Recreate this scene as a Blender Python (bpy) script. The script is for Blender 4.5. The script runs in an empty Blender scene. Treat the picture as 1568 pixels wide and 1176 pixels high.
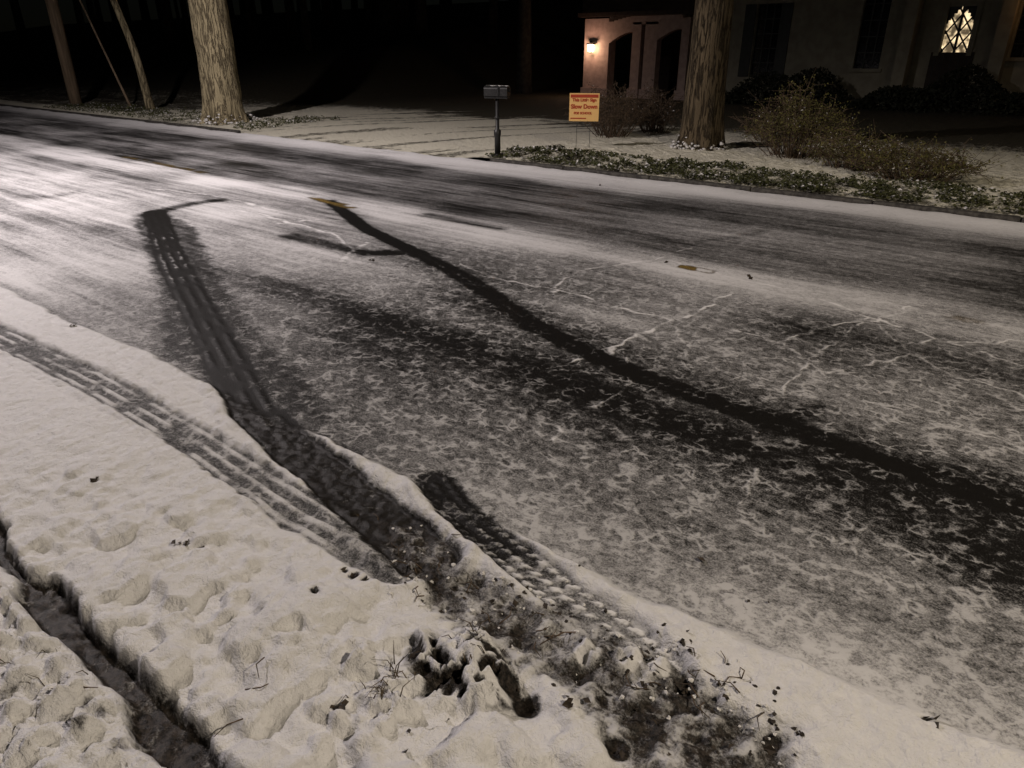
import bpy, math, random
import numpy as np
from mathutils import Vector, Matrix
random.seed(7)
# ---------------------------------------------------------------- frame
# world X runs along the road (towards the right), Y across it, metres. Observer at origin.
H=1.7; F=1086.0; PITCH=math.atan(508/1086.0); YAW=math.radians(38.6)
cp,sp=math.cos(PITCH),math.sin(PITCH); cy,sy=math.cos(YAW),math.sin(YAW)
def ray(u,v):
    x=u-784; y=588-v
    fx=x; fy=F*cp+y*sp; fz=-F*sp+y*cp
    return (cy*fx-sy*fy, sy*fx+cy*fy, fz)
def P(u,v,z=0.0):            # survey: sight line -> ground level z
    a,b,c=ray(u,v); k=(z-H)/c
    return (a*k,b*k)
def PF(u,v,T):               # survey: sight line -> vertical plane y=T
    a,b,c=ray(u,v); k=T/b
    return (a*k, H+c*k)
scene=bpy.context.scene
def link(o): scene.collection.objects.link(o); return o
# ---------------------------------------------------------------- numpy noise
def _h(xi,yi,seed):
    h=(xi.astype(np.int64)*374761393+yi.astype(np.int64)*668265263+seed*1442695041)&0xffffffff
    h=((h^(h>>13))*1274126177)&0xffffffff
    h=((h^(h>>15))*2246822519)&0xffffffff
    return ((h^(h>>16))&0xffffff)/float(0xffffff)
def vn(x,y,seed=0):
    xi=np.floor(x); yi=np.floor(y); fx=x-xi; fy=y-yi
    fx=fx*fx*fx*(fx*(fx*6-15)+10); fy=fy*fy*fy*(fy*(fy*6-15)+10)
    a=_h(xi,yi,seed);b=_h(xi+1,yi,seed);c=_h(xi,yi+1,seed);d=_h(xi+1,yi+1,seed)
    return (a*(1-fx)+b*fx)*(1-fy)+(c*(1-fx)+d*fx)*fy
def fbm(x,y,o=4,seed=0,g=.5):
    s=0;a=1;t=0
    for i in range(o):
        s=s+a*vn(x,y,seed+i*17); t+=a; a*=g
        x,y=(x*1.62-y*1.18+3.1),(x*1.18+y*1.62+7.7)
    return s/t
def ss(a,b,x):
    t=np.clip((x-a)/(b-a),0,1); return t*t*(3-2*t)
def pline(X,Y,pts,m):
    """distance, signed offset, along - limited to margin m"""
    D=np.full(X.shape,9.0);O=np.zeros(X.shape);L=np.zeros(X.shape); acc=0
    for (x0,y0),(x1,y1) in zip(pts[:-1],pts[1:]):
        dx,dy=x1-x0,y1-y0; l=math.hypot(dx,dy)+1e-9
        w=np.where((X>min(x0,x1)-m)&(X<max(x0,x1)+m)&(Y>min(y0,y1)-m)&(Y<max(y0,y1)+m))
        if w[0].size:
            px=X[w]-x0;py=Y[w]-y0
            t=np.clip((px*dx+py*dy)/l/l,0,1)
            d=np.hypot(px-t*dx,py-t*dy); o=(px*dy-py*dx)/l
            b=d<D[w]
            ww=tuple(q[b] for q in w)
            D[ww]=d[b];O[ww]=np.sign(o[b])*d[b];L[ww]=acc+t[b]*l
        acc+=l
    return D,O,L
def psd(X,Y,pts,m=.8):
    n=len(pts)
    D,_,_=pline(X,Y,list(pts)+[pts[0]],m)
    ins=np.zeros(X.shape,bool)
    for i in range(n):
        x0,y0=pts[i];x1,y1=pts[(i+1)%n]
        if y0==y1: continue
        c=((y0>Y)!=(y1>Y))&(X<(x1-x0)*(Y-y0)/(y1-y0)+x0)
        ins^=c
    return np.where(ins,D,-D)
W=lambda *p:[P(a,b) for a,b in p]
# ---------------------------------------------------------------- mesh helpers
def mesh_obj(name,verts,faces,mat=None,smooth=True,parent=None,matidx=None):
    me=bpy.data.meshes.new(name); me.from_pydata([tuple(v) for v in verts],[],[tuple(f) for f in faces])
    mats=mat if isinstance(mat,(list,tuple)) else ([mat] if mat else [])
    for m in mats: me.materials.append(m)
    if matidx is not None: me.polygons.foreach_set('material_index',np.array(matidx,dtype=np.int32))
    if smooth: me.polygons.foreach_set('use_smooth',[True]*len(me.polygons))
    me.update(); o=bpy.data.objects.new(name,me); link(o)
    if parent: o.parent=parent
    return o
def empty(name,loc=(0,0,0),rz=0):
    e=bpy.data.objects.new(name,None); e.location=loc; e.rotation_euler=(0,0,rz); e.empty_display_size=.2; return link(e)
def grid(name,xs,ys,Z,mat,attrs):
    nx,ny=len(xs),len(ys)
    X,Y=np.meshgrid(xs,ys)
    co=np.stack([X,Y,Z],-1).reshape(-1,3).astype(np.float32)
    i=np.arange(nx*ny).reshape(ny,nx)
    q=np.stack([i[:-1,:-1],i[:-1,1:],i[1:,1:],i[1:,:-1]],-1).reshape(-1,4).astype(np.int32)
    me=bpy.data.meshes.new(name); me.vertices.add(len(co)); me.vertices.foreach_set('co',co.ravel())
    me.loops.add(q.size); me.loops.foreach_set('vertex_index',q.ravel())
    me.polygons.add(len(q)); me.polygons.foreach_set('loop_start',np.arange(0,q.size,4,dtype=np.int32))
    me.polygons.foreach_set('loop_total',np.full(len(q),4,dtype=np.int32))
    me.update(calc_edges=True)
    me.polygons.foreach_set('use_smooth',np.ones(len(q),bool))
    for k,a in attrs.items():
        at=me.attributes.new(k,'FLOAT','POINT'); at.data.foreach_set('value',np.ascontiguousarray(a,dtype=np.float32).ravel())
    me.materials.append(mat); o=bpy.data.objects.new(name,me); return link(o)
class MB:
    def __init__(s): s.v=[];s.f=[];s.m=[]
    def box(s,c,d,m=0,rz=0,taper=1.0):
        n=len(s.v); cx,cyy,cz=c; ax,ay,az=d[0]/2,d[1]/2,d[2]/2
        for k,(x,y,z) in enumerate([(-1,-1,-1),(1,-1,-1),(1,1,-1),(-1,1,-1),(-1,-1,1),(1,-1,1),(1,1,1),(-1,1,1)]):
            t=taper if z>0 else 1
            px,py=x*ax*t,y*ay*t
            s.v.append((cx+px*math.cos(rz)-py*math.sin(rz),cyy+px*math.sin(rz)+py*math.cos(rz),cz+z*az))
        for f in [(0,3,2,1),(4,5,6,7),(0,1,5,4),(1,2,6,5),(2,3,7,6),(3,0,4,7)]:
            s.f.append(tuple(n+i for i in f)); s.m.append(m)
    def tube(s,pts,rad,n=8,m=0,cap=True,fn=None):
        base=len(s.v); pts=[Vector(p) for p in pts]; N=len(pts)
        up=None
        for i,p in enumerate(pts):
            t=(pts[min(i+1,N-1)]-pts[max(i-1,0)]).normalized()
            a=t.orthogonal().normalized() if up is None else (up-t*up.dot(t)).normalized()
            up=a; b=t.cross(a)
            for j in range(n):
                an=2*math.pi*j/n; r=rad[i]*(fn(i,an,p) if fn else 1)
                s.v.append(tuple(p+(a*math.cos(an)+b*math.sin(an))*r))
        for i in range(N-1):
            for j in range(n):
                k=(j+1)%n
                s.f.append((base+i*n+j,base+i*n+k,base+(i+1)*n+k,base+(i+1)*n+j)); s.m.append(m)
        if cap:
            s.f.append(tuple(base+j for j in range(n))[::-1]);s.m.append(m)
            s.f.append(tuple(base+(N-1)*n+j for j in range(n)));s.m.append(m)
    def leaf(s,c,size,m=0,flat=.5,asp=.55):
        d=Vector((random.gauss(0,1),random.gauss(0,1),random.gauss(0,1)*(1-flat))).normalized()
        u=Vector((random.gauss(0,.6),random.gauss(0,.6),1)) if flat>.3 else Vector((random.gauss(0,1),random.gauss(0,1),random.gauss(0,1)))
        w=d.cross(u).normalized(); nn=w.cross(d)
        c=Vector(c); n=len(s.v)
        s.v+=[tuple(c-d*size*.5),tuple(c+w*size*asp*.5+nn*size*.12),tuple(c+d*size*.5),tuple(c-w*size*asp*.5+nn*size*.12)]
        s.f.append((n,n+1,n+2)); s.f.append((n,n+2,n+3)); s.m+=[m,m]
    def build(s,name,mats,smooth=False,parent=None):
        return mesh_obj(name,s.v,s.f,mats,smooth,parent,s.m)
# ---------------------------------------------------------------- materials
class NT:
    def __init__(s,name):
        s.mat=bpy.data.materials.new(name); s.mat.use_nodes=True; s.nt=s.mat.node_tree; s.n=s.nt.nodes; s.l=s.nt.links
        s.b=s.n['Principled BSDF']; s.tc=s.n.new('ShaderNodeTexCoord')
    def set(s,sock,v):
        i=s.b.inputs[sock]
        if isinstance(v,bpy.types.NodeSocket): s.l.new(v,i)
        else: i.default_value=v if not isinstance(v,tuple) else (*v,1)[:4]
        return s
    def inp(s,node,i,v):
        if isinstance(v,bpy.types.NodeSocket): s.l.new(v,node.inputs[i])
        else: node.inputs[i].default_value=v
    def math(s,op,a,b=0.0,c=None,clamp=False):
        n=s.n.new('ShaderNodeMath'); n.operation=op; n.use_clamp=clamp; s.inp(n,0,a); s.inp(n,1,b)
        if c is not None: s.inp(n,2,c)
        return n.outputs[0]
    def noise(s,scale,detail=3,rough=.5,dist=0,vec=None,stretch=None,loc=(0,0,0),out=0):
        m=s.n.new('ShaderNodeMapping'); s.l.new(vec or s.tc.outputs['Object'],m.inputs[0])
        m.inputs['Scale'].default_value=stretch or (1,1,1); m.inputs['Location'].default_value=loc
        n=s.n.new('ShaderNodeTexNoise'); s.l.new(m.outputs[0],n.inputs['Vector'])
        n.inputs['Scale'].default_value=scale;n.inputs['Detail'].default_value=detail;n.inputs['Roughness'].default_value=rough;n.inputs['Distortion'].default_value=dist
        return n.outputs[out]
    def edges(s,scale,warp,wscale):
        c=s.noise(wscale,2,.5,out=1); a=s.n.new('ShaderNodeVectorMath'); a.operation='MULTIPLY_ADD'
        s.l.new(c,a.inputs[0]); a.inputs[1].default_value=(warp,warp,0); s.l.new(s.tc.outputs['Object'],a.inputs[2])
        m=s.n.new('ShaderNodeMapping'); s.l.new(a.outputs[0],m.inputs[0]); m.inputs['Scale'].default_value=(1,1.1,0)
        v=s.n.new('ShaderNodeTexVoronoi'); v.feature='DISTANCE_TO_EDGE'; s.l.new(m.outputs[0],v.inputs['Vector']); v.inputs['Scale'].default_value=scale
        return v.outputs['Distance']
    def mr(s,v,a,b,c=0.0,d=1.0):
        n=s.n.new('ShaderNodeMapRange'); n.interpolation_type='SMOOTHSTEP'; s.inp(n,0,v);s.inp(n,1,a);s.inp(n,2,b);s.inp(n,3,c);s.inp(n,4,d); return n.outputs[0]
    def mix(s,f,a,b):
        n=s.n.new('ShaderNodeMix'); n.data_type='RGBA'; s.inp(n,0,f)
        for i,v in ((6,a),(7,b)):
            if isinstance(v,bpy.types.NodeSocket): s.l.new(v,n.inputs[i])
            else: n.inputs[i].default_value=(*v,1)
        return n.outputs[2]
    def attr(s,name):
        n=s.n.new('ShaderNodeAttribute'); n.attribute_name=name; return n.outputs['Fac']
    def bump(s,h,dist=.01,strength=1,prev=None):
        n=s.n.new('ShaderNodeBump'); s.l.new(h,n.inputs['Height']); n.inputs['Distance'].default_value=dist; n.inputs['Strength'].default_value=strength
        if prev: s.l.new(prev,n.inputs['Normal'])
        return n.outputs[0]
def simple(name,col,rough=.7,col2=None,scale=8,bump=0,stretch=None,metal=0):
    t=NT(name); nz=t.noise(scale,5,.6,0,None,stretch)
    c2=col2 or tuple(x*.6 for x in col)
    t.set('Base Color',t.mix(t.mr(nz,.35,.65),c2,col)); t.set('Roughness',rough); t.set('Metallic',metal)
    if bump: t.set('Normal',t.bump(nz,bump))
    return t.mat
def snow_road_material():
    t=NT('snowy_asphalt')
    C=t.attr('cover'); MUD_SHADE=t.attr('mud'); YEL=t.attr('yellow'); DEEP=t.attr('deep'); STK=t.attr('streak')
    A=lambda *x:t.math('ADD',*x); M=lambda *x:t.math('MULTIPLY',*x); c0=lambda n:t.math('SUBTRACT',n,.5)
    n1=t.noise(25,3,.6,.9,stretch=(.8,1.15,1))
    n2=t.noise(7,4,.6,.2,stretch=(.16,2.0,1))
    n3=t.noise(130,2,.7)
    e1=t.mr(t.edges(15,.10,13),0.0,.20,1.0,0.0)
    brk=t.mr(t.noise(9,3,.55,loc=(9,1,0)),.44,.62)
    near=t.math('SUBTRACT',1.15,STK)
    v=A(C,M(c0(n1),t.math('MULTIPLY_ADD',near,.55,.45)))
    v=A(v,M(c0(n2),t.math('MULTIPLY_ADD',STK,1.0,.10)))
    v=A(v,M(c0(n3),1.25))
    v=A(v,M(M(e1,brk),M(near,.46)))
    S=t.mr(v,.08,1.15)
    g=t.noise(240,2,.6)
    asp=t.mix(t.mr(g,.48,.8),(.007,.0065,.006),(.040,.037,.034))
    asp=t.mix(M(YEL,t.mr(n3,.40,.62)),asp,(.36,.24,.06))
    mudn=t.noise(60,3,.7)
    mudc=t.mix(t.mr(mudn,.35,.7),(.008,.007,.006),(.048,.039,.032))
    base=t.mix(MUD_SHADE,asp,mudc)
    sn=t.mix(n1,(.62,.615,.62),(.80,.795,.795))
    thin=t.mr(C,.55,1.3,.64,1.0)       # thin frost lets the asphalt show through
    t.set('Base Color',t.mix(M(S,thin),base,sn))
    t.set('Roughness',t.mr(S,0,1,.45,.72))
    t.b.inputs['Specular IOR Level'].default_value=.16
    sm=t.noise(26,4,.62,.3)
    h=A(M(S,.0035),M(g,.0022))
    h=A(h,M(A(DEEP,.08),A(M(sm,.016),M(n3,.0028))))
    t.set('Normal',t.bump(h,1.0))
    return t.mat
def lawn_material():
    t=NT('snowy_lawn')
    C=t.attr('cover'); n1=t.noise(9,5,.65); n2=t.noise(40,3,.6)
    v=t.math('ADD',C,t.math('ADD',t.math('MULTIPLY',t.math('SUBTRACT',n1,.5),1.3),t.math('MULTIPLY',t.math('SUBTRACT',n2,.5),1.1)))
    S=t.mr(v,.25,.85)
    d=t.mix(t.mr(n2,.35,.65),(.02,.018,.008),(.06,.05,.025))
    t.set('Base Color',t.mix(S,d,(.74,.71,.58))); t.set('Roughness',.85)
    t.set('Normal',t.bump(t.math('ADD',t.math('MULTIPLY',S,.4),n1),.06))
    return t.mat
M_road=snow_road_material(); M_lawn=lawn_material()
def bark(name,a,b,sc=12):
    t=NT(name)
    n=t.noise(sc,4,.6,.5,stretch=(1,1,.13)); f=t.mr(t.math('ABSOLUTE',t.math('SUBTRACT',n,.5)),0.0,.07)
    m=t.noise(sc*2.2,4,.65,.3,stretch=(1,1,.35))
    h=t.math('ADD',t.math('MULTIPLY',f,.6),t.math('MULTIPLY',m,.7))
    c=t.mix(t.mr(h,.2,.95),b,a); c=t.mix(t.mr(t.noise(2.5,3),.4,.7,0,.4),c,tuple(x*.55 for x in a))
    t.set('Base Color',c); t.set('Roughness',.92); t.b.inputs['Specular IOR Level'].default_value=.15
    t.set('Normal',t.bump(h,.045)); return t.mat
M_bark=bark('oak_bark',(.40,.34,.21),(.09,.07,.045),11)
M_bark_dim=bark('dim_oak_bark',(.13,.10,.062),(.018,.014,.010),11)  # same oak bark, coloured darker for the dimly lit right trunk
M_darkbark=simple('woodland_bark',(.05,.045,.035),.95,(.02,.018,.014),6)
M_pole=simple('weathered_wood',(.27,.20,.13),.85,(.15,.11,.07),14,.01,(1,1,.08))
M_snow=simple('snow',(.76,.75,.74),.8,(.66,.65,.63),20,.02)
M_black=simple('black_painted_metal',(.02,.02,.02),.45,(.012,.012,.012))
M_conc=simple('concrete',(.08,.075,.065),.8,(.025,.022,.02),18,.006)
M_wetconc=simple('wet_concrete',(.05,.04,.032),.35,(.022,.018,.014),22,.006)
# ---------------------------------------------------------------- ROAD
def spaced(a,b,f):
    r=[a]
    while r[-1]<b: r.append(r[-1]+f(r[-1]))
    r[-1]=b; return np.array(r)
xs=spaced(-110,14,lambda x:.009+(.0078*max(0,-x-2.8) if x<0 else .03*max(0,x-.4)))
ys=spaced(.48,9.40,lambda y:.009+.0017*max(0,y-2))
X,Y=np.meshgrid(xs,ys)
R=X; T=Y
edge=W((0,440),(120,500),(240,548),(330,598),(510,680),(560,705),(660,750),(780,812),(860,860),(1000,925),(1100,965),(1200,1005),(1400,1090),(1568,1160))
ex=[p[0] for p in edge]; ey=[p[1] for p in edge]
te=np.interp(R,ex,ey)
wob=fbm(R*.25,T*.6,3,3)-.5
tw=T+.22*wob
prof=np.interp(tw,[0,1.85,2.3,2.6,3.0,3.4,4.0,4.6,5.1,5.45,5.6,5.85,6.1,6.5,6.9,7.3,7.7,8.1,8.5,8.85,9.1,9.4],
               [.64,.64,.60,.48,.35,.48,.54,.48,.48,1.0,1.1,.85,.44,.32,.48,.56,.38,.34,.44,.85,1.2,1.25])
st=fbm(R*.35,T*3.2,4,11)-.5
st2=fbm(R*.9,T*1.1,4,29)-.5
cover=prof+.55*st+.55*st2
cover+=.30*ss(3.5,7,-R)*ss(5.6,4.6,T)  # extra frost at left also paints in the glare there
cover+=.34*(fbm(R*.8,T*14,3,41)-.5)*ss(2,6,-R)
DW,_,_=pline(R,T,W((150,350),(300,405),(430,440),(560,487),(700,530),(860,582),(1000,640),(1150,700),(1350,780)),.7)
cover-=.20*ss(.30,0,DW)
deep=ss(-.02,.045,te-T+.05*(fbm(R*7,T*7,3,5)-.5))
streak=np.clip(ss(3.6,6.5,T)*.75+ss(3,7,-R)*.75,0,1)
mud=np.zeros_like(R); yel=np.zeros_like(R)
jit=.03*(fbm(R*9,T*9,3,55)-.5)+.012*(fbm(R*35,T*35,2,56)-.5)
def track(pts,hw,depth=1.,soft=.02,stripes=0,m=.9,dl=.055,duty=.1):
    D,O,L=pline(R,T,W(*pts),m)
    k=ss(hw+soft,hw-soft,D+jit)*depth
    s=0
    if stripes:
        a=.5+.5*np.cos(O/hw*math.pi*stripes)
        dash=ss(-.5,.3,np.sin(L*2*math.pi/dl+np.floor(O/hw*stripes)*1.7)+duty)
        s=k*ss(.5,.85,a)*dash*ss(.25,.62,fbm(R*6,T*6,2,77))
        s*=ss(hw,hw*.75,D)
    return k,s,D,L
ptsA=[(236,325),(262,395),(300,465),(350,560),(388,632),(450,690),(520,745),(590,805),(655,860)]
kA,sA,DA,LA=track(ptsA,.120,1,.022,3,.9,.045,.7)
ptsB=[(505,308),(560,350),(640,388),(720,430),(820,500),(900,540),(1000,583),(1120,625),(1250,670),(1400,722),(1568,778),(1700,830)]
kB,sB,DB,LB=track(ptsB,.080,1,.03,2)
kB*=ss(-.6,1.2,LB)*.35+.65
kC,sC,DC,LC=track([(665,740),(690,775),(735,815),(800,865),(870,920),(960,985),(1010,1030)],.085,1,.02,3)
kD,sD,DD,LD=track([(-420,330),(-200,425),(0,518),(150,592),(300,680),(450,785),(610,880)],.10,1,.02,3,.9,.03,1.6)
kD2,_,_,_=track([(-420,285),(-200,372),(0,462),(130,520),(330,622)],.018,.5,.02)
kD3,_,_,_=track([(-300,330),(0,480),(200,575),(380,690)],.012,.45,.012)
kD4,_,_,_=track([(-300,430),(0,560),(200,660),(400,790),(520,880)],.010,.4,.012)
halo=psd(R,T,W((205,335),(245,440),(250,540),(330,592),(360,655),(440,720),(560,700),(430,640),(500,640),(490,590),(400,520),(345,440),(300,350),(250,325)),.8)
halo=ss(-.04,.05,halo+jit*3.5)
rightdark=ss(-.25,.2,psd(R,T,W((1200,660),(1300,690),(1450,730),(1700,775),(1700,960),(1500,870),(1350,780),(1250,715)),.8)+st2*.25)
rd2=ss(-.16,.16,psd(R,T,W((1380,800),(1700,840),(1700,980),(1560,900),(1450,870)),.8))
kH,_,_,_=track([(222,330),(255,321),(300,311),(335,307)],.10,.85,.08)
kE,_,_,_=track([(445,362),(500,375),(560,388),(612,386)],.09,.9,.08)
kF,_,_,_=track([(655,329),(700,338),(765,350)],.08,.9,.08)
kG,_,_,_=track([(1075,369),(1135,363),(1175,352)],.04,.5,.08)
kI,_,_,_=track([(1160,640),(1215,640),(1255,622)],.05,.6,.05)
kJ,_,_,_=track([(40,300),(75,302),(110,296)],.10,.5,.1)
kK,_,_,_=track([(180,238),(300,262),(480,298)],.06,.6,.06)
cover-=.7*kE+.7*kF+.45*kG+.4*kI+.75*kH+.5*kJ+.4*kK+.20*ss(.45,0,DB)
cover=cover*(1-halo*.75)+.08*halo
cover=cover*(1-.78*rightdark)*(1-.55*rd2)
cr=np.zeros_like(R)
jx=.06*(fbm(R*6,T*6,3,91)-.5)*2; jy=.06*(fbm(R*6+50,T*6,3,92)-.5)*2
brk=ss(.38,.58,fbm(R*12,T*12,2,8))
for pts,w,a in [([(360,322),(400,328),(440,340),(510,358),(545,385)],.008,.9),([(560,372),(540,385),(520,402)],.007,.8),
  ([(740,420),(790,432),(850,443),(920,462),(1000,484),(1030,492)],.006,.9),([(845,448),(880,420),(915,410)],.009,1),
  ([(1115,450),(1070,478),(1030,492),(960,520),(935,540),(890,553)],.010,1.15),([(1060,492),(1130,505),(1190,520),(1235,555)],.005,.8),
  ([(1190,522),(1250,500),(1340,492),(1400,470)],.006,.9),([(965,590),(930,615),(880,638),(838,672)],.008,1.),([(1175,718),(1145,745),(1120,770)],.004,.7),
  ([(1030,400),(1100,420),(1230,450),(1330,485),(1568,560)],.006,.75),([(240,290),(330,300),(420,322)],.012,.7),([(1260,570),(1380,545),(1430,520)],.005,.7),([(960,545),(962,590)],.004,.8),
  ([(1330,485),(1290,520),(1235,555),(1200,600)],.004,.65),([(640,395),(690,400),(740,420)],.005,.7),([(915,410),(1000,398),(1060,380)],.006,.6),([(1430,520),(1500,530),(1568,520)],.005,.6),
  ([(430,343),(500,335),(560,345)],.006,.6),([(700,580),(760,600),(838,672)],.003,.5),([(1030,492),(1060,540),(1050,600)],.003,.55),
  ([(1235,555),(1300,610),(1420,640),(1568,690)],.003,.5),([(1340,492),(1420,560),(1568,610)],.003,.55),([(850,443),(800,480),(700,500)],.003,.5),([(1200,600),(1120,590),(1050,600)],.003,.5)]:
    D,_,_=pline(R+jx,T+jy,W(*pts),.3)
    cr=np.maximum(cr,ss(w+.009,w*.3,D)*(.22+.9*brk)*a)
cover+=.70*np.clip(cr,0,1.1)*(1-kB)
for pts,w,a in [([(478,303),(505,310),(538,318)],.05,.9),([(190,240),(250,252),(310,264)],.05,.45),([(1040,408),(1062,412),(1085,416)],.035,1.2),([(1450,484),(1500,494)],.035,.4)]:
    D,_,_=pline(R,T,W(*pts),.4); k=ss(w+.05,w-.03,D+jit*2)*a*ss(.3,.55,fbm(R*7,T*12,2,66))
    yel=np.maximum(yel,k); cover-=1.0*k
muddy=ss(-.05,.08,psd(R,T,W((585,800),(640,815),(700,850),(745,885),(850,930),(940,985),(1050,1050),(1190,1110),(1240,1200),(1240,1300),(960,1300),(930,1120),(830,1060),(760,1000),(680,960),(620,900)),.8)+jit*4)
cut=np.maximum.reduce([kA,kC,kD*.7,muddy*.95,kD2*.5,kD3*.4,kD4*.4])
ncl=fbm(R*16,T*16,4,61)
C=cover*(1-deep)+deep*(1.55-.12*(fbm(R*3,T*3,3,9)))
C=C*(1-kA*.97)-.36*kA+1.0*sA*ss(.6,1.6,LA)*(1-.75*ss(2.9,3.4,LA))
C=C*(1-.92*kB)-.32*kB+.40*sB
fadeC=ss(.45,1.0,LC)
C=C*(1-kC*(.95-.35*fadeC))-.15*kC*(1-fadeC)+.85*sC*(.15+.85*ss(.2,.6,LC))
C=C-deep*kD*1.12*(1-kA)+.62*sD*deep*(1-kA)-deep*kD2*.5-deep*kD3*.6-deep*kD4*.5
C=C*(1-muddy*.95)+muddy*(.10+1.2*(fbm(R*9,T*9,3,62)-.5)+.45*ss(.56,.7,ncl))
mud=np.clip(muddy+.3*kA*deep,0,1)
lump=fbm(R*14,T*14,4,71)-.5; lumpL=fbm(R*3.2,T*3.2,3,72)-.5; rip=fbm(R*22,T*30,2,73)-.5
nearb=ss(1.45,.8,T)*ss(4.2,1.8,-R)
H1=.032*deep*(1-.85*cut)+deep*(1-cut)*(.012*lump+.026*lumpL+.012*rip)+.004*C.clip(0,1)*(1-deep)
soft=fbm(R*9,T*9,2,74)
H1+=deep*(1-np.clip(kA+kC+muddy,0,1))*nearb*(.040*ss(.38,.66,soft)+.03*lump+.03*lumpL)
H1+=muddy*(.05*(ncl-.5)+.022*(fbm(R*34,T*34,3,4)-.5))
H1+=sA*.004+sD*.007*deep+sC*.007
H1+=kA*deep*.02*(fbm(R*30,T*30,3,14)-.5)
H1+=.03*deep*np.exp(-((DC-.12)/.03)**2)*(DC>.08)*(fbm(R*10,T*10,2,2))+.03*deep*np.exp(-((DA-.16)/.035)**2)*(DA>.115)*fbm(R*10,T*10,2,3)+.014*deep*np.exp(-((DD-.125)/.02)**2)*fbm(R*12,T*12,2,3)
H1+=.06*ss(9.02,9.36,T)*(.7+.8*(fbm(R*2,T*2,3,88)-.5))
def bump_at(u,v,rad,h,ns=0,seed=1):
    global H1
    x,y=P(u,v); d=np.hypot(R-x,T-y)
    k=np.exp(-(d/rad)**2)
    if ns: h=h*(1+ns*(fbm(R*30,T*30,3,seed)-.5)*2)
    H1=H1+h*k
    return k
bump_at(470,955,.20,.05)
hx,hy=P(700,1040); hd=np.hypot((R-hx),(T-hy)*1.2)+.10*(fbm(R*12,T*12,2,300)-.5); hk=ss(.21,.09,hd)
wx=R+.03*fbm(R*20,T*20,2,310); wy=T+.03*fbm(R*20+9,T*20,2,311)
rid=1-np.abs(2*fbm(wx*19,wy*19,2,301)-1)
H1+=hk*(.04+.055*(rid-.72)*2.0)
C=C*(1-hk)+hk*(1.4-1.9*ss(.78,.60,rid))
mud=np.maximum(mud,hk)
for u,v,r_,h_ in [(900,1010,.05,.035),(960,1020,.05,.04),(560,1030,.08,.03),(590,1090,.09,.04),(1010,1030,.04,.03)]:
    k=bump_at(u,v,r_,h_,1.6,int(u)); C=C+(.7)*ss(.35,.6,k)*(u>=880)
pits=[(805,1080,.055,-.05),(780,1055,.045,-.04),(487,942,.018,-.03),(545,895,.022,-.03),(560,905,.018,-.03),(290,850,.012,-.02),(310,856,.014,-.02),(545,790,.014,-.02),(1050,1062,.03,-.03),(1180,1140,.03,-.03),(1415,1105,.012,-.02),(945,1150,.04,-.03),(530,888,.013,-.02),
  (150,750,.010,-.015),(278,848,.008,-.015),(115,505,.010,-.01),(640,875,.014,-.02),(520,1105,.018,-.02)]
for u,v,r_,h_ in pits:
    k=bump_at(u,v,r_,h_)
    big=r_>.03
    C=C-1.8*ss(.35,.8,k+jit*(8 if big else 5)); mud=np.maximum(mud,ss(.35,.7,k))  # in the first pits, low cover and mud colour paint the shadow beside the heap
def channel(R_,T_):
    c0=.475+.05*(fbm(R_*2.2,R_*0,3,15)-.5)
    hw=.052+.11*(fbm(R_*5,T_*7,4,17)-.5)
    return ss(.018,-.018,np.abs(T_-c0)-hw)*ss(-1.0,-1.45,R_+.35*(fbm(R_*4,T_*4,2,6)-.5))
def chan_h(R_,T_): return -.022+.03*(fbm(R_*25,T_*25,3,18)-.5)
def chan_c(R_,T_): return -.15+.9*(fbm(R_*12,T_*12,4,19)-.5)
chan=channel(R,T)
H1=H1*(1-chan)+chan_h(R,T)*chan
C=C*(1-chan)+chan*chan_c(R,T); mud=np.maximum(mud,chan)  # melted wet channel, also coloured darker for the shade of its recess
road=grid('road',xs,ys,H1,M_road,{'cover':C,'mud':mud,'yellow':yel,'deep':deep*(1-.8*cut)*(1-chan),'streak':streak})
def hroad(x,y):
    i=int(np.clip(np.searchsorted(xs,x),0,len(xs)-1)); j=int(np.clip(np.searchsorted(ys,y),0,len(ys)-1)); return float(H1[j,i])
xv=spaced(-40,14,lambda x:.012+(.02*max(0,-x-3.2) if x<0 else .04*max(0,x-.2)))
yv=spaced(0,9,lambda y:.011+.05*max(0,y-.5))[::-1]*-1+.48
Xv,Yv=np.meshgrid(xv,yv)
lv=fbm(Xv*13,Yv*13,4,71)-.5
ch2=channel(Xv,Yv)
Hv=.045+.10*np.abs(lv)*2+.05*(fbm(Xv*3,Yv*3,3,81)-.5)
edgeh=np.interp(Xv[0],xs,np.where(chan[0]<.6,H1[0],.03))
bl=ss(.36,.48,Yv)
Hv=Hv*(1-bl)+bl*edgeh[None,:]
Hv=Hv*(1-ch2)+ch2*chan_h(Xv,Yv)
Cv=1.45*(1-ch2)+ch2*chan_c(Xv,Yv)-.9*ss(.64,.76,fbm(Xv*9,Yv*9,4,31))
grid('snow_covered_verge',xv,yv,Hv,M_road,{'cover':Cv,'mud':np.clip(ch2+.8,0,1),'yellow':ch2*0,'deep':1-ch2,'streak':ch2*0})
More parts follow.
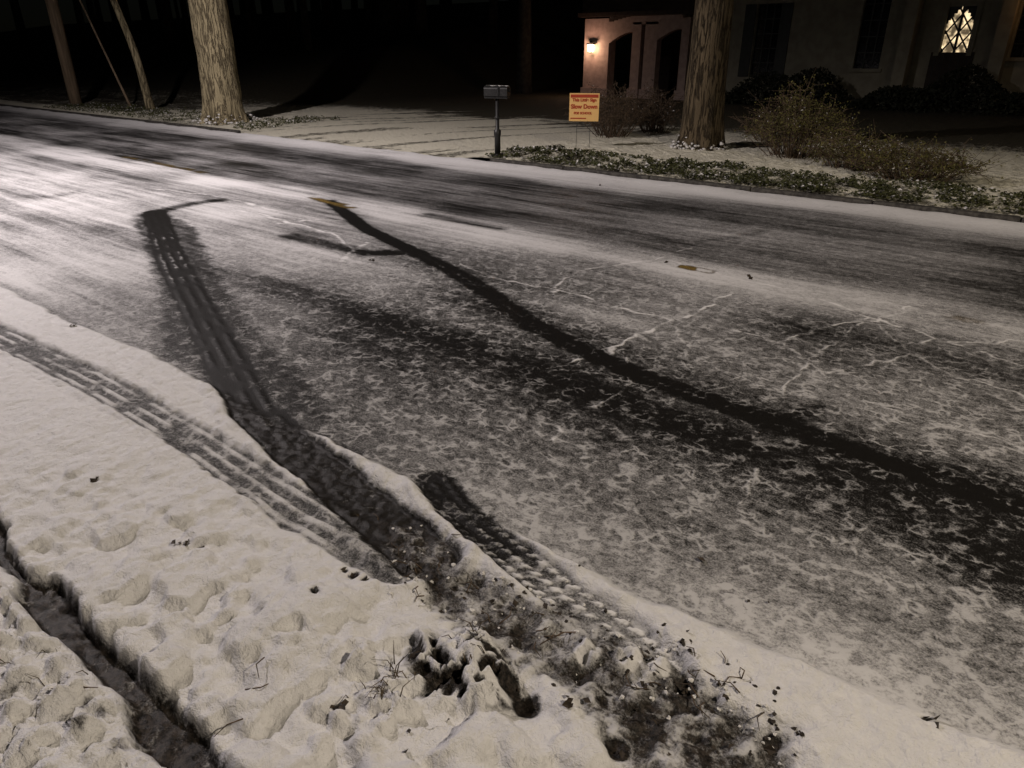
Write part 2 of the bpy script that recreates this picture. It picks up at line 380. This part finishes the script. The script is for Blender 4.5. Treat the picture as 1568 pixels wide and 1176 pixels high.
# ---------------------------------------------------------------- kerbs
mb=MB(); x=-40.
while x<-1.3:
    mb.box((x+.5,.475,-.115+random.uniform(-.004,.004)),(.985,.10,.14),0); x+=1.
mb.build('kerb',[M_wetconc])
mb=MB(); x=-110.
drive=(-16.4,-8.35)
while x<14:
    if not (drive[0]<x+.5<drive[1]):
        mb.box((x+.75,9.46,.010),(1.49,.11,.16),0)
    else: mb.box((x+.75,9.46,-.06),(1.49,.11,.10),0)
    x+=1.5
k2=mb.build('kerb',[M_conc])
bv=k2.modifiers.new('b','BEVEL'); bv.width=.02; bv.segments=2
# ---------------------------------------------------------------- far lawn
def lawnz(x,y):
    z=.085+.03*ss(9.5,10.4,y)+0*x
    dr=ss(drive[0]-.4,drive[0]+.6,x)*ss(drive[1]+.2,drive[1]-.6,x)*ss(12.5,9.6,y)
    z=z-.07*dr
    z=z+.16*np.clip(y-13,0,30)*ss(-21,-27,x)
    return z
xl=spaced(-110,16,lambda x:.03+(.012*max(0,-x-3) if x<0 else .05*max(0,x-.5)))
yl=spaced(9.47,75,lambda y:.02+.03*max(0,y-11.3))
XL,YL=np.meshgrid(xl,yl)
nl=fbm(XL*2.2,YL*2.2,4,101)-.5; nl2=fbm(XL*9,YL*9,3,102)-.5
indr=ss(drive[0]-.9,drive[0]-.1,XL-.25*(YL-9.5)*(YL<11.5))*ss(drive[1]+.2,drive[1]-.3,XL)
ZL=lawnz(XL,YL)+(1-indr)*(.05*nl+.06*nl2)*ss(9.45,9.6,YL)+.01*nl2*indr
ivy=ss(10.75,10.35,YL+.5*nl)*(1-indr)*ss(-22,-19,XL)
CL=1.05+.6*nl+.3*nl2
CL-=.45*ivy
trk_=fbm((XL-.5*(YL-9.5))*3.2,YL*.35,3,71)
CL=CL*(1-indr)+indr*(1.08-.55*ss(.5,.68,trk_))
far=ss(14.0,18.0,YL+3*nl); CL-=1.2*far  # bare dark ground far back, also painting in the light falloff
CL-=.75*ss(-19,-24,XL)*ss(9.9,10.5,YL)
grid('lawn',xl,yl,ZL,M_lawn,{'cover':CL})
g=NT('woodland_ground'); g.set('Base Color',g.mix(g.mr(g.noise(.4,5,.6),.4,.6),(.02,.017,.012),(.07,.065,.055))); g.set('Roughness',.95)
mesh_obj('ground',[(-700,-700,-.26),(700,-700,-.26),(700,700,-.26),(-700,700,-.26)],[(0,1,2,3)],g.mat,False)
# ---------------------------------------------------------------- ivy ground cover
M_ivy=simple('ivy_leaf',(.085,.09,.025),.7,(.03,.035,.012),30)
mb=MB()
def ivyfill(n,fx,fy,cond=lambda x,y:True):
    xx=np.random.default_rng(3).uniform(*fx,n); yy=np.random.default_rng(4).uniform(*fy,n)
    cl=fbm(xx*5.5,yy*5.5,4,200); zz=lawnz(xx,yy)
    for x,y,c,z in zip(xx,yy,cl,zz):
        if not cond(x,y): continue
        if random.random()>(c-.44)*6: continue
        mb.leaf((x,y,z+.015+random.uniform(0,.02+.10*max(0,c-.45)*2)),random.uniform(.025,.06),1 if random.random()<.10 else 0,.6,.8)
ivyfill(34000,(-8.2,1.5),(9.53,10.85))
ivyfill(9000,(-27,-18.5),(9.6,11.5)); ivyfill(4000,(-16.9,-15.4),(9.8,12.5),lambda x,y:x<-15.6)
mb.build('ivy_ground_cover',[M_ivy,M_snow])
# ---------------------------------------------------------------- trees
def tree(name,base,r0,lean,mat,height=9,flare=1.5,seed=1,limbs=True,segs=40,sap=False,kink=0):
    random.seed(seed); mb=MB(); bx,by,bz=base
    N=70 if not sap else 30; pts=[];rad=[]
    for i in range(N):
        z=height*(i/(N-1))**1.4
        pts.append((bx+lean[0]*z+kink*math.sin(z*1.7+seed)*.06,by+lean[1]*z,bz-.15+z)); 
        rad.append(r0*(1-.45*z/height)*(1+(flare-1)*math.exp(-z/.28)))
    ph=[random.uniform(0,6.28) for _ in range(6)]
    def fn(i,an,p):
        z=p.z-bz
        root=1+.22*math.exp(-max(z,0)/.3)*math.cos(an*5+ph[0])+.03*math.cos(an*3+ph[1]+z*.5)+.02*math.cos(an*2+ph[2]-z)
        a_=an if an<math.pi else 2*math.pi-an
        q=vn(np.array([a_*r0*26]),np.array([z*2.6]),seed)[0]
        return root*(1+.06*(q-.5)*(1 if not sap else 2))
    mb.tube(pts,rad,segs,0,True,fn)
    if limbs:
        def branch(p,d,l,r,dep):
            pp=[p];rr=[r];q=Vector(p);dd=Vector(d).normalized()
            for k in range(5):
                dd=(dd+Vector((random.gauss(0,.14),random.gauss(0,.14),random.gauss(.05,.12)))).normalized()
                q=q+dd*l/5; pp.append(tuple(q)); rr.append(r*(1-.15*(k+1)))
            mb.tube(pp,rr,7 if dep>1 else 5,0,False)
            if dep>0:
                for _ in range(3):
                    k=random.randint(2,5); nd=(dd+Vector((random.gauss(0,.8),random.gauss(0,.8),random.gauss(.1,.4)))).normalized()
                    branch(pp[k],nd,l*.62,rr[k]*.6,dep-1)
        for k in range(7 if not sap else 4):
            i=int(N*(random.uniform(.76,.99))); a=random.uniform(0,6.28)
            branch(pts[i],(math.cos(a),math.sin(a),.8),height*.42,rad[i]*.5,3 if not sap else 2)
    return mb.build(name,[mat],True)
bxy=P(347,186,.115); tree('oak_tree',(*bxy,.1),.47,(0,0),M_bark,12,1.35,3)
b2=P(1070,226,.115); tree('oak_tree',(*b2,.1),.355,(0,0),M_bark_dim,12,1.3,8)
b3=P(234,168,.115); tree('slender_tree',(*b3,.1),.115,(-.075,-.11),M_bark,6.5,1.2,5,True,16,True,2)
b4=P(202,163,.115); tree('sapling',(*b4,.1),.04,(-.28,-.15),M_pole,3.6,1.1,6,False,8,True)
def blob(mb,c,r,m=0,sq=.6,n=10,jag=.35):
    base=len(mb.v)
    for i in range(n//2+1):
        th=math.pi*i/(n//2)
        for j in range(n):
            a=2*math.pi*j/n
            k=r*(1+jag*2*(random.random()-.5))
            mb.v.append((c[0]+k*math.sin(th)*math.cos(a),c[1]+k*math.sin(th)*math.sin(a),c[2]+k*math.cos(th)*sq))
    for i in range(n//2):
        for j in range(n):
            k=(j+1)%n
            mb.f.append((base+i*n+j,base+(i+1)*n+j,base+(i+1)*n+k,base+i*n+k)); mb.m.append(m)
random.seed(5); mb=MB()
for c0,r0,r1,n_ in ((b2,.36,.52,150),(bxy,.50,.85,90)):
    for k in range(n_):
        a=random.uniform(0,6.28); q=random.random(); rr=r0+(r1-r0)*q; s_=random.uniform(.015,.04)
        blob(mb,(c0[0]+rr*math.cos(a),c0[1]+rr*math.sin(a),.12+(1-q)*random.uniform(0,.25)),s_,0,.6,8)
mb.build('snow_drift_at_roots',[M_snow],True)
up=P(117,160,.115); e=empty('utility_pole',(*up,.1))
mb=MB(); mb.tube([(0,0,-.2),(0,0,4),(0,0,9.5)],[.19,.17,.13],20); mb.build('pole_shaft',[M_pole],True,e)
mb=MB(); mb.box((0,0,8.8),(2.2,.1,.12)); mb.box((0,-.16,7.6),(.35,.3,.6))
for q in (-1,-.5,.5,1): mb.tube([(q,0,8.86),(q,0,9.02)],[.04,.025],8)
mb.build('crossarm',[M_pole],False,e)
random.seed(21); mb=MB()
for k in range(90):
    x=random.uniform(-75,-14); y=random.uniform(22,60)
    if x>-19 and y<40: continue
    z=float(lawnz(np.array(x),np.array(y)))
    r=random.uniform(.12,.35); h=random.uniform(7,14); lx=random.gauss(0,.04)
    p=[(x+lx*q,y,z-.3+q) for q in (0,h*.3,h*.6,h)]
    mb.tube(p,[r*1.2,r,r*.8,r*.3],8)
    for b in range(7):
        q=random.uniform(.35,1)*h; a=random.uniform(0,6.28); l=random.uniform(1,3.5)
        mb.tube([(x+lx*q,y,z+q),(x+lx*q+l*.5*math.cos(a),y+l*.5*math.sin(a),z+q+l*.3),(x+lx*q+l*math.cos(a),y+l*math.sin(a),z+q+l*.8)],[r*.3,r*.2,r*.08],5,0,False)
mb.build('distant_trees',[M_darkbark],True)
# ---------------------------------------------------------------- bushes
M_twig=simple('twig',(.12,.08,.05),.9,(.05,.035,.02),20)
M_bl=simple('bush_leaf_olive',(.17,.155,.035),.7,(.06,.06,.015),12)
M_bd=simple('bush_leaf_brown',(.11,.07,.035),.7,(.045,.03,.02),12)
def bush(name,c,rx,ry,h,nst,nl,mats,seed):
    random.seed(seed); mb=MB(); tips=[]
    for i in range(nst):
        a=random.uniform(0,6.28); q=random.random()**.6
        tx,ty=c[0]+rx*q*math.cos(a),c[1]+ry*q*math.sin(a); hh=h*(1-.45*q*q)*random.uniform(.5,1.2)
        p0=Vector((c[0]+.45*(tx-c[0]),c[1]+.45*(ty-c[1]),.08)); p2=Vector((tx,ty,.1+hh)); p1=(p0+p2)/2+Vector((random.gauss(0,.1),random.gauss(0,.1),.06))
        mb.tube([p0,p1,p2],[.008,.005,.003],4,0,False); tips+= [(p1,p2)]
        for k in range(5):
            t=random.uniform(.2,1); s=p1.lerp(p2,t); e_=s+Vector((random.gauss(0,.16),random.gauss(0,.16),random.gauss(.02,.1)))
            mb.tube([s,e_],[.004,.002],3,0,False); tips.append((s,e_))
    for i in range(nl):
        s,e_=random.choice(tips); p=s.lerp(e_,random.random()**.6)+Vector((random.gauss(0,.02),random.gauss(0,.02),random.gauss(0,.02)))
        if p.z<.1: continue
        mb.leaf(p,random.uniform(.02,.045),1 if random.random()<.985 else 2,.1,.5)
    mb.build(name,mats)
def bp(u,v): return P(u,v,.115)
bush('bush',bp(935,208),.8,.6,.92,110,3300,[M_twig,M_bd,M_snow],1)
bush('bush',bp(1000,203),.6,.5,.9,80,2100,[M_twig,M_bd,M_snow],2)
bush('bush',bp(1215,240),.90,.6,1.0,140,5200,[M_twig,M_bl,M_snow],3)
bush('bush',bp(1300,258),.70,.45,.48,90,2600,[M_twig,M_bl,M_snow],4)
bush('bush',bp(1395,275),.85,.45,.45,120,3800,[M_twig,M_bl,M_snow],5)
bush('bush',bp(1180,215),.6,.5,.7,60,1500,[M_twig,M_bd,M_snow],9)
M_hedge=simple('yew_leaf',(.03,.035,.018),.7,(.012,.015,.008),12)
random.seed(31); mb=MB()
for k in range(12000):
    u=random.random(); x=-11.5+u*13; top=.75+.35*math.sin(x*1.3)+.2*math.sin(x*3.1)
    y=25.2+random.uniform(-.7,.7); z=.1+random.random()**.7*top
    mb.leaf((x,y,z),random.uniform(.08,.16),0,.1,.6)
mb.build('foundation_hedge',[M_hedge])
# ---------------------------------------------------------------- mailbox
mp=P(762,238,.115); e=empty('mailbox',(*mp,.10),math.radians(20))
mb=MB()
mb.box((0,0,.02),(.16,.16,.05)); mb.tube([(0,0,0),(0,0,.32),(0,0,.34),(0,0,.42),(0,0,.44),(0,0,.98)],[.05,.05,.06,.06,.032,.030],14)
mb.tube([(0,0,.60),(0,0,.64)],[.045,.045],14)
mb.build('post',[M_black],True,e)
mb=MB(); mb.box((0,0,.93),(.40,.14,.03))
pr=[(-.09,0),(.09,0),(.09,.11)]+[(.09*math.cos(a),.11+.05*math.sin(a)) for a in [math.pi*i/10 for i in range(1,10)]]+[(-.09,.11)]
n=len(pr); vs=[(-.20,a,.95+b) for a,b in pr]+[(.20,a,.95+b) for a,b in pr]
fs=[tuple(range(n)),tuple(range(n,2*n))[::-1]]+[(i,(i+1)%n,n+(i+1)%n,n+i) for i in range(n)]
o=len(mb.v); mb.v+=vs; mb.f+=[tuple(o+i for i in f) for f in fs]; mb.m+=[0]*len(fs)
mb.box((.05,-.10,1.03),(.02,.012,.12)); mb.box((.215,0,1.04),(.02,.03,.05))
mb.build('box',[M_black],False,e)
mb=MB()
for i in range(16): blob(mb,(-.18+i*.024,random.uniform(-.02,.02),1.104),.03,0,.22,10,.15)
mb.build('snow_cap',[M_snow],True,e)
# ---------------------------------------------------------------- yard sign
sb=P(892,226,.115); e=empty('yard_sign',(*sb,.1),math.atan2(sb[1],sb[0])-math.pi/2)
M_so=simple('sign_orange',(.95,.60,.22),.5,(.92,.57,.21)); M_sr=simple('sign_red',(.50,.06,.02),.5,(.45,.05,.02))
M_wire=simple('galvanised_wire',(.1,.1,.1),.5,(.05,.05,.05),metal=.8)
zb=.47; wS,hS=.53,.47
mb=MB(); mb.box((0,0,zb+hS/2),(wS,.008,hS),0); mb.box((0,-.0065,zb+hS*.90),(wS-.04,.004,hS*.11),1); 
mb.box((-.1,-.0065,zb+.05),(.28,.004,.018),1)
mb.build('board',[M_so,M_sr],False,e)
mb=MB()
for q in (-.12,.12): mb.tube([(q,.008,0),(q,.008,zb+.2)],[.004,.004],6)
mb.tube([(-.12,.008,zb-.12),(.12,.008,zb-.12)],[.004,.004],6)
mb.build('wire_stand',[M_wire],True,e)
def text(s,size,loc,par,mat,name,off=.003):
    cu=bpy.data.curves.new(name,'FONT'); cu.body=s; cu.size=size; cu.align_x='CENTER'; cu.extrude=.001; cu.offset=off
    to=bpy.data.objects.new(name+'_tmp',cu); link(to); bpy.context.view_layer.update()
    me=bpy.data.meshes.new_from_object(to.evaluated_get(bpy.context.evaluated_depsgraph_get())); bpy.data.objects.remove(to)
    me.materials.clear(); me.materials.append(mat)
    o=bpy.data.objects.new(name,me); link(o); o.parent=par; o.location=loc; o.rotation_euler=(math.pi/2,0,0)
text('This Little Sign',.072,(0,-.007,zb+.335),e,M_sr,'lettering_top')
text('Slow Down',.100,(0,-.007,zb+.215),e,M_sr,'lettering_middle',.004)
text('FOR SCHOOL',.052,(-.02,-.007,zb+.12),e,M_sr,'lettering_bottom')
# ---------------------------------------------------------------- house
TF=27.0
M_st=simple('cream_stucco',(.38,.36,.28),.9,(.30,.28,.22),3,.01)
M_pk=simple('stone_trim',(.46,.36,.32),.9,(.36,.28,.25),5,.01)
M_rf=simple('slate_roof',(.05,.05,.055),.7,(.03,.03,.03),6)
M_tim=simple('dark_timber',(.05,.035,.025),.7,(.03,.02,.015),9)
M_gl=simple('window_glass',(.015,.015,.02),.1,(.01,.01,.012)); M_sh=simple('shutter_paint',(.03,.035,.03),.5,(.02,.025,.02))
def emit(name,col,st,scale=0):
    t=NT(name); t.set('Base Color',col); t.set('Emission Color',col); t.b.inputs['Emission Strength'].default_value=st; 
    if scale:
        t.set('Emission Color',t.mix(t.mr(t.noise(scale,3),.38,.66),tuple(c*.06 for c in col),col))
    return t.mat
he=empty('house',(0,0,0))
fx=lambda u,v=90,T=TF:PF(u,v,T)[0]
fz=lambda u,v,T=TF:PF(u,v,T)[1]
mb=MB()
xL=fx(1040); xR=6.0
wins=[(fx(1150),fx(1186),fz(1168,118),fz(1168,6)),(fx(1308),fx(1348),fz(1330,105),fz(1330,-20)),(fx(1436),fx(1478),fz(1457,80),fz(1457,10)),(fx(1545),fx(1600),fz(1570,88),fz(1570,-20))]
cols=sorted(wins); x=xL
def wall(x0,x1,z0,z1,m=0,T=TF,th=.3): mb.box(((x0+x1)/2,T+th/2,(z0+z1)/2),(x1-x0,th,z1-z0),m)
for a,b,z0,z1 in cols:
    wall(x,a,-.1,6.6); wall(a,b,-.1,z0); wall(a,b,z1,6.6); x=b
wall(x,xR,-.1,6.6)
mb.box(((xL+xR)/2,TF+5,3.2),(xR-xL-.02,9.2,6.5),0)
mb.build('walls',[M_st],False,he)
mb=MB()
for i,(a,b,z0,z1) in enumerate(cols):
    if i==2: continue
    mb.box(((a+b)/2,TF+.18,(z0+z1)/2),(b-a,.02,z1-z0),0)
    for k in range(1,3): mb.box((a+(b-a)*k/3,TF+.15,(z0+z1)/2),(.035,.03,z1-z0),1)
    for k in range(1,5): mb.box(((a+b)/2,TF+.152,z0+(z1-z0)*k/5),(b-a,.03,.03),1)
    mb.box(((a+b)/2,TF-.04,z0-.05),(b-a+.2,.12,.1),2)
    w=.38
    if i==0:
        mb.box((a-w/2-.02,TF-.03,(z0+z1)/2),(w,.05,z1-z0),1)
        mb.box((b+w/2+.02,TF-.03,(z0+z1)/2),(w,.05,z1-z0),1)
mb.build('windows',[M_gl,M_sh,M_st],False,he)
a,b,z0,z1=cols[2]
M_lit=emit('lit_leaded_glass',(1.0,.76,.45),1.5,4)
mb=MB(); mb.box(((a+b)/2,TF+.2,(z0+z1)/2),(b-a,.02,z1-z0),0)
for k in range(-6,10):
    for sgn in (1,-1):
        xa,za=(a,z0+k*.5) if sgn==1 else (b,z0+k*.5)
        xb,zb2=(b,za+1.1) if sgn==1 else (a,za+1.1)
        pts=[]
        for t in np.linspace(0,1,25):
            q=(xa+(xb-xa)*t,TF+.17,za+(zb2-za)*t)
            if z0<=q[2]<=z1: pts.append(q)
        if len(pts)>1: mb.tube([pts[0],pts[-1]],[.03,.03],4,1,False)
mb.box(((a+b)/2,TF+.14,(z0+z1)/2),(.07,.05,z1-z0),1)
for sx in (-1,1):
    for k in range(6):
        h0=(k+.5)/6; wd=(b-a)/2*(h0**1.6); mb.box(((a if sx<0 else b)-sx*wd/2,TF+.10,z1-.55+.55*h0),(wd,.06,.55/6),1)
mb.build('leaded_window',[M_lit,M_black],False,he)
mb=MB(); c=(a+b)/2
for sx in (-1,1):
    mb.box((c+sx*1.25,TF-.35,1.9),(.35,.7,4.0),0)
    mb.box((c+sx*((b-a)/2+.07),TF-.05,(z0+z1)/2),(.14,.12,z1-z0+.2),0)
for k in range(9):
    t=math.pi*(k+.5)/9; mb.box((c+1.25*math.cos(t),TF-.351,3.9+1.0*math.sin(t)),(.5,.69,.45),0)
mb.box((c,TF-.7,.08),(3.2,1.2,.2),2); mb.box((c,TF-1.0,.0),(3.6,1.5,.16),2)
mb.box((c,TF-.03,.95),(1.15,.08,1.5),1)
for k in range(5): mb.box((c-.44+k*.22,TF-.08,.95),(.015,.03,1.46),3)
mb.build('entrance',[M_st,M_tim,M_conc,M_black],False,he)
TP=25.6
px=lambda u,v=90:PF(u,v,TP)[0]; pz=lambda u,v:PF(u,v,TP)[1]
mb=MB()
def pil(u0,u1,z1,m=0,th=.5,base=True): 
    mb.box(((px(u0)+px(u1))/2,TP+th/2,z1/2),(px(u1)-px(u0),th,z1),m)
    if base: mb.box(((px(u0)+px(u1))/2,TP+th/2-.02,.22),(px(u1)-px(u0)+.12,th+.1,.44),m)
pil(894,931,2.85); pil(966,979,2.7,0,.35); pil(985,1004,2.7,0,.35); pil(1040,1052,2.8,0,.4)
def fascia(u0,u1,z0,z1_,ztop):
    x0,x1=px(u0),px(u1); n=14
    for i in range(n):
        xa=x0+(x1-x0)*i/n; xb=x0+(x1-x0)*(i+1)/n; tm=(i+.5)/n
        zz=z0+(z1_-z0)*math.sin(tm*math.pi/2)
        mb.box(((xa+xb)/2,TP+.15,(zz+ztop)/2),(xb-xa,.30,ztop-zz),0)
fascia(931,966,2.0,2.38,2.9); fascia(1004,1040,2.1,2.45,2.9)
mb.box(((px(966)+px(1004))/2,TP+.15,2.76),(px(1004)-px(966),.3,.28),0)
x0,x1=px(931),px(1046)
for i in range(18):
    q=(i+.5)/18; xm=x0+(x1-x0)*q; zm=2.62+.42*math.sin(math.pi*min(1,q*.62+.12))
    mb.box((xm,TP-.03,zm),((x1-x0)/18,.06,.12),2)
mb.box(((px(890)+px(1055))/2,TP+.5,3.41),(px(1055)-px(890),1.1,.9),1)
mb.box(((px(890)+px(1055))/2,TP+.45,2.98),(px(1055)-px(890)+.2,1.3,.14),2)
mb.box(((px(894)+px(1050))/2,TP+4.5,1.45),(px(1050)-px(894),.2,2.9),2)
mb.build('porte_cochere',[M_pk,M_tim,M_tim],False,he)
mb=MB()
def gable(x0,x1,y0,y1,z0,h):
    n=len(mb.v)
    ym=(y0+y1)/2; mb.v+=[(x0,y0,z0),(x1,y0,z0),(x1,y1,z0),(x0,y1,z0),(x0,ym,z0+h),(x1,ym,z0+h)]
    for f in [(0,1,5,4),(2,3,4,5),(0,4,3),(1,2,5),(0,3,2,1)]: mb.f.append(tuple(n+i for i in f)); mb.m.append(0)
gable(xL-.4,xR+.4,TF-.5,TF+10,6.61,4.2); gable(px(890)-.3,px(1055)+.2,TP-.4,TP+6,3.87,2.2)
mb.build('roof',[M_rf],False,he)
lp=Vector((px(908,72),TP-.16,pz(908,74)))
mb=MB(); mb.box((lp.x,lp.y,lp.z),(.13,.13,.24),0,0,1.3); mb.box((lp.x,lp.y,lp.z+.16),(.24,.24,.05),1); mb.box((lp.x,lp.y,lp.z+.22),(.10,.10,.08),1,0,.4); mb.box((lp.x,lp.y,lp.z-.15),(.10,.10,.04),1); mb.box((lp.x,lp.y+.10,lp.z+.05),(.05,.16,.06),1)
for q in (-1,1): mb.box((lp.x+q*.08,lp.y-.075,lp.z),(.012,.012,.24),1)
mb.build('wall_lantern',[emit('lantern_glass',(1,.72,.42),22),M_black],False,he)
def light(name,typ,loc,energy,col,rad=.1,par=None,**k):
    L=bpy.data.lights.new(name,typ); L.energy=energy; L.color=col
    if typ in('POINT','SPOT'): L.shadow_soft_size=rad
    for a_,b_ in k.items(): setattr(L,a_,b_)
    o=bpy.data.objects.new(name,L); o.location=loc; link(o)
    if par: o.parent=par
    return o
light('lantern_bulb','POINT',(lp.x,lp.y-.32,lp.z+.02),26,(1,.58,.40),.06,he)
light('facade_glow','POINT',(fx(1575),TF-.9,2.9),2.5,(1,.5,.2),.1,he)  # warm point lamp in front of the right-hand wall, without a fixture
# ---------------------------------------------------------------- litter on the snow
M_leaf=simple('dead_leaf',(.05,.035,.02),.8,(.02,.014,.01),40); random.seed(12)
mb=MB()
spots=[(p[0],p[1]) for p in pits[2:]]+[(1430,1112),(870,1100),(1020,403),(1145,425),(1150,428),(918,285),(700,900),(790,930),(740,980),(980,1060),(1100,1065),(1000,1110),(1080,860),(568,400)]
for u,v in spots:
    x,y=P(u,v); far_=1+max(0,y-4)*.3
    for k in range(random.randint(1,3)):
        a=random.gauss(0,.010); b_=random.gauss(0,.010)
        z=hroad(x,y) if y>.48 else .06
        mb.leaf((x+a,y+b_,z+.008),random.uniform(.018,.038)*far_,0,.3,.7)
for k in range(30):
    x,y=P(random.uniform(600,1200),random.uniform(880,1176)); mb.leaf((x,y,hroad(x,y)+.006),random.uniform(.012,.03),0,.5,.7)
mb.build('fallen_leaves',[M_leaf])
mb=MB()
for k in range(48):
    if k<42: u=random.uniform(560,1200); v=860+(u-600)*.42+random.gauss(0,30)
    else: u=random.uniform(0,420); v=random.uniform(900,1170)
    x,y=P(u,v); a=random.uniform(0,6.28); l=random.uniform(.03,.10)
    z=(hroad(x,y) if y>.48 else .07)+.004
    p=[(x,y,z),(x+.5*l*math.cos(a),y+.5*l*math.sin(a),z+random.uniform(0,.012)),(x+l*math.cos(a+.4),y+l*math.sin(a+.4),z+random.uniform(-.01,.01))]
    mb.tube(p,[.0022,.0018,.001],5,0)
mb.build('twigs',[M_twig],True)
mb=MB()
for k in range(260):
    u=random.uniform(600,1230); v=870+(u-610)*.43+random.gauss(0,36)
    x,y=P(u,v); s=random.uniform(.003,.009)
    blob(mb,(x,y,hroad(x,y)),s,1 if random.random()<.4 else 0,.6,6,.5)
M_mud=simple('mud_clod',(.04,.03,.022),.8,(.015,.011,.008),60)
mb.build('slush_clods',[M_mud,M_snow],False)
mb=MB()
for cu,cv,nn,sp_ in [(600,1065,24,.05),(725,1010,14,.05),(100,1060,7,.05),(40,1040,5,.04)]:
    x0,y0=P(cu,cv)
    for k in range(nn):
        x=x0+random.gauss(0,sp_); y=y0+random.gauss(0,sp_); z=(hroad(x,y) if y>.48 else .06); l=random.uniform(.03,.08); a=random.uniform(0,6.28)
        p=[Vector((x,y,z)),Vector((x+.2*l*math.cos(a),y+.2*l*math.sin(a),z+l*.45)),Vector((x+.8*l*math.cos(a),y+.8*l*math.sin(a),z+l*.5))]
        mb.tube(p,[.002,.0015,.0006],4,0)
mb.build('grass_tufts',[simple('dry_grass',(.10,.07,.035),.8,(.04,.03,.015))],True)
# ---------------------------------------------------------------- street lamps
def street_lamp(base,arm,hh,energy,col):
    e=empty('street_lamp',(*base,0)); mb=MB()
    mb.tube([(0,0,-.2),(0,0,.5),(0,0,hh)],[.12,.10,.07],16)
    mb.tube([(0,0,hh-.4),(0,arm*.4,hh+.15),(0,arm,hh+.25)],[.05,.04,.035],10)
    mb.box((0,arm+.2,hh+.24),(.28,.6,.12),0,0,.8)
    mb.build('pole',[M_black],True,e)
    light('luminaire','SPOT',(0,arm+.2,hh+.12),energy,col,.12,e,spot_size=math.radians(165),spot_blend=.35)
street_lamp((-11.5,-.6),2.6,6.6,3400,(1,.89,.88))
street_lamp((5.5,-.6),2.6,6.6,2150,(1,.85,.66))
# ---------------------------------------------------------------- sky, fill sun, camera
w=bpy.data.worlds.new('World'); scene.world=w; w.use_nodes=True
bg=w.node_tree.nodes['Background']; sk=w.node_tree.nodes.new('ShaderNodeTexSky'); sk.sky_type='NISHITA'; sk.sun_disc=False
sk.sun_elevation=math.radians(20); sk.sun_rotation=math.radians(140)
w.node_tree.links.new(sk.outputs[0],bg.inputs[0]); bg.inputs[1].default_value=.0003
s=light('fill_sun','SUN',(0,0,30),.01,(1,.9,.8)); s.data.angle=math.radians(.5); s.rotation_euler=(math.radians(70),0,math.radians(140))  # faint sun lamp added as overall fill, no such source seen
cam=bpy.data.cameras.new('Camera'); cam.sensor_width=36; cam.lens=F/1568*36; cam.clip_end=2000; cam.clip_start=.05
co=bpy.data.objects.new('Camera',cam); co.location=(0,0,H); co.rotation_euler=(math.pi/2-PITCH,0,YAW); link(co); scene.camera=co
scene.view_settings.view_transform='Standard'; scene.view_settings.look='None'; scene.view_settings.exposure=0
print('grid',H1.shape)
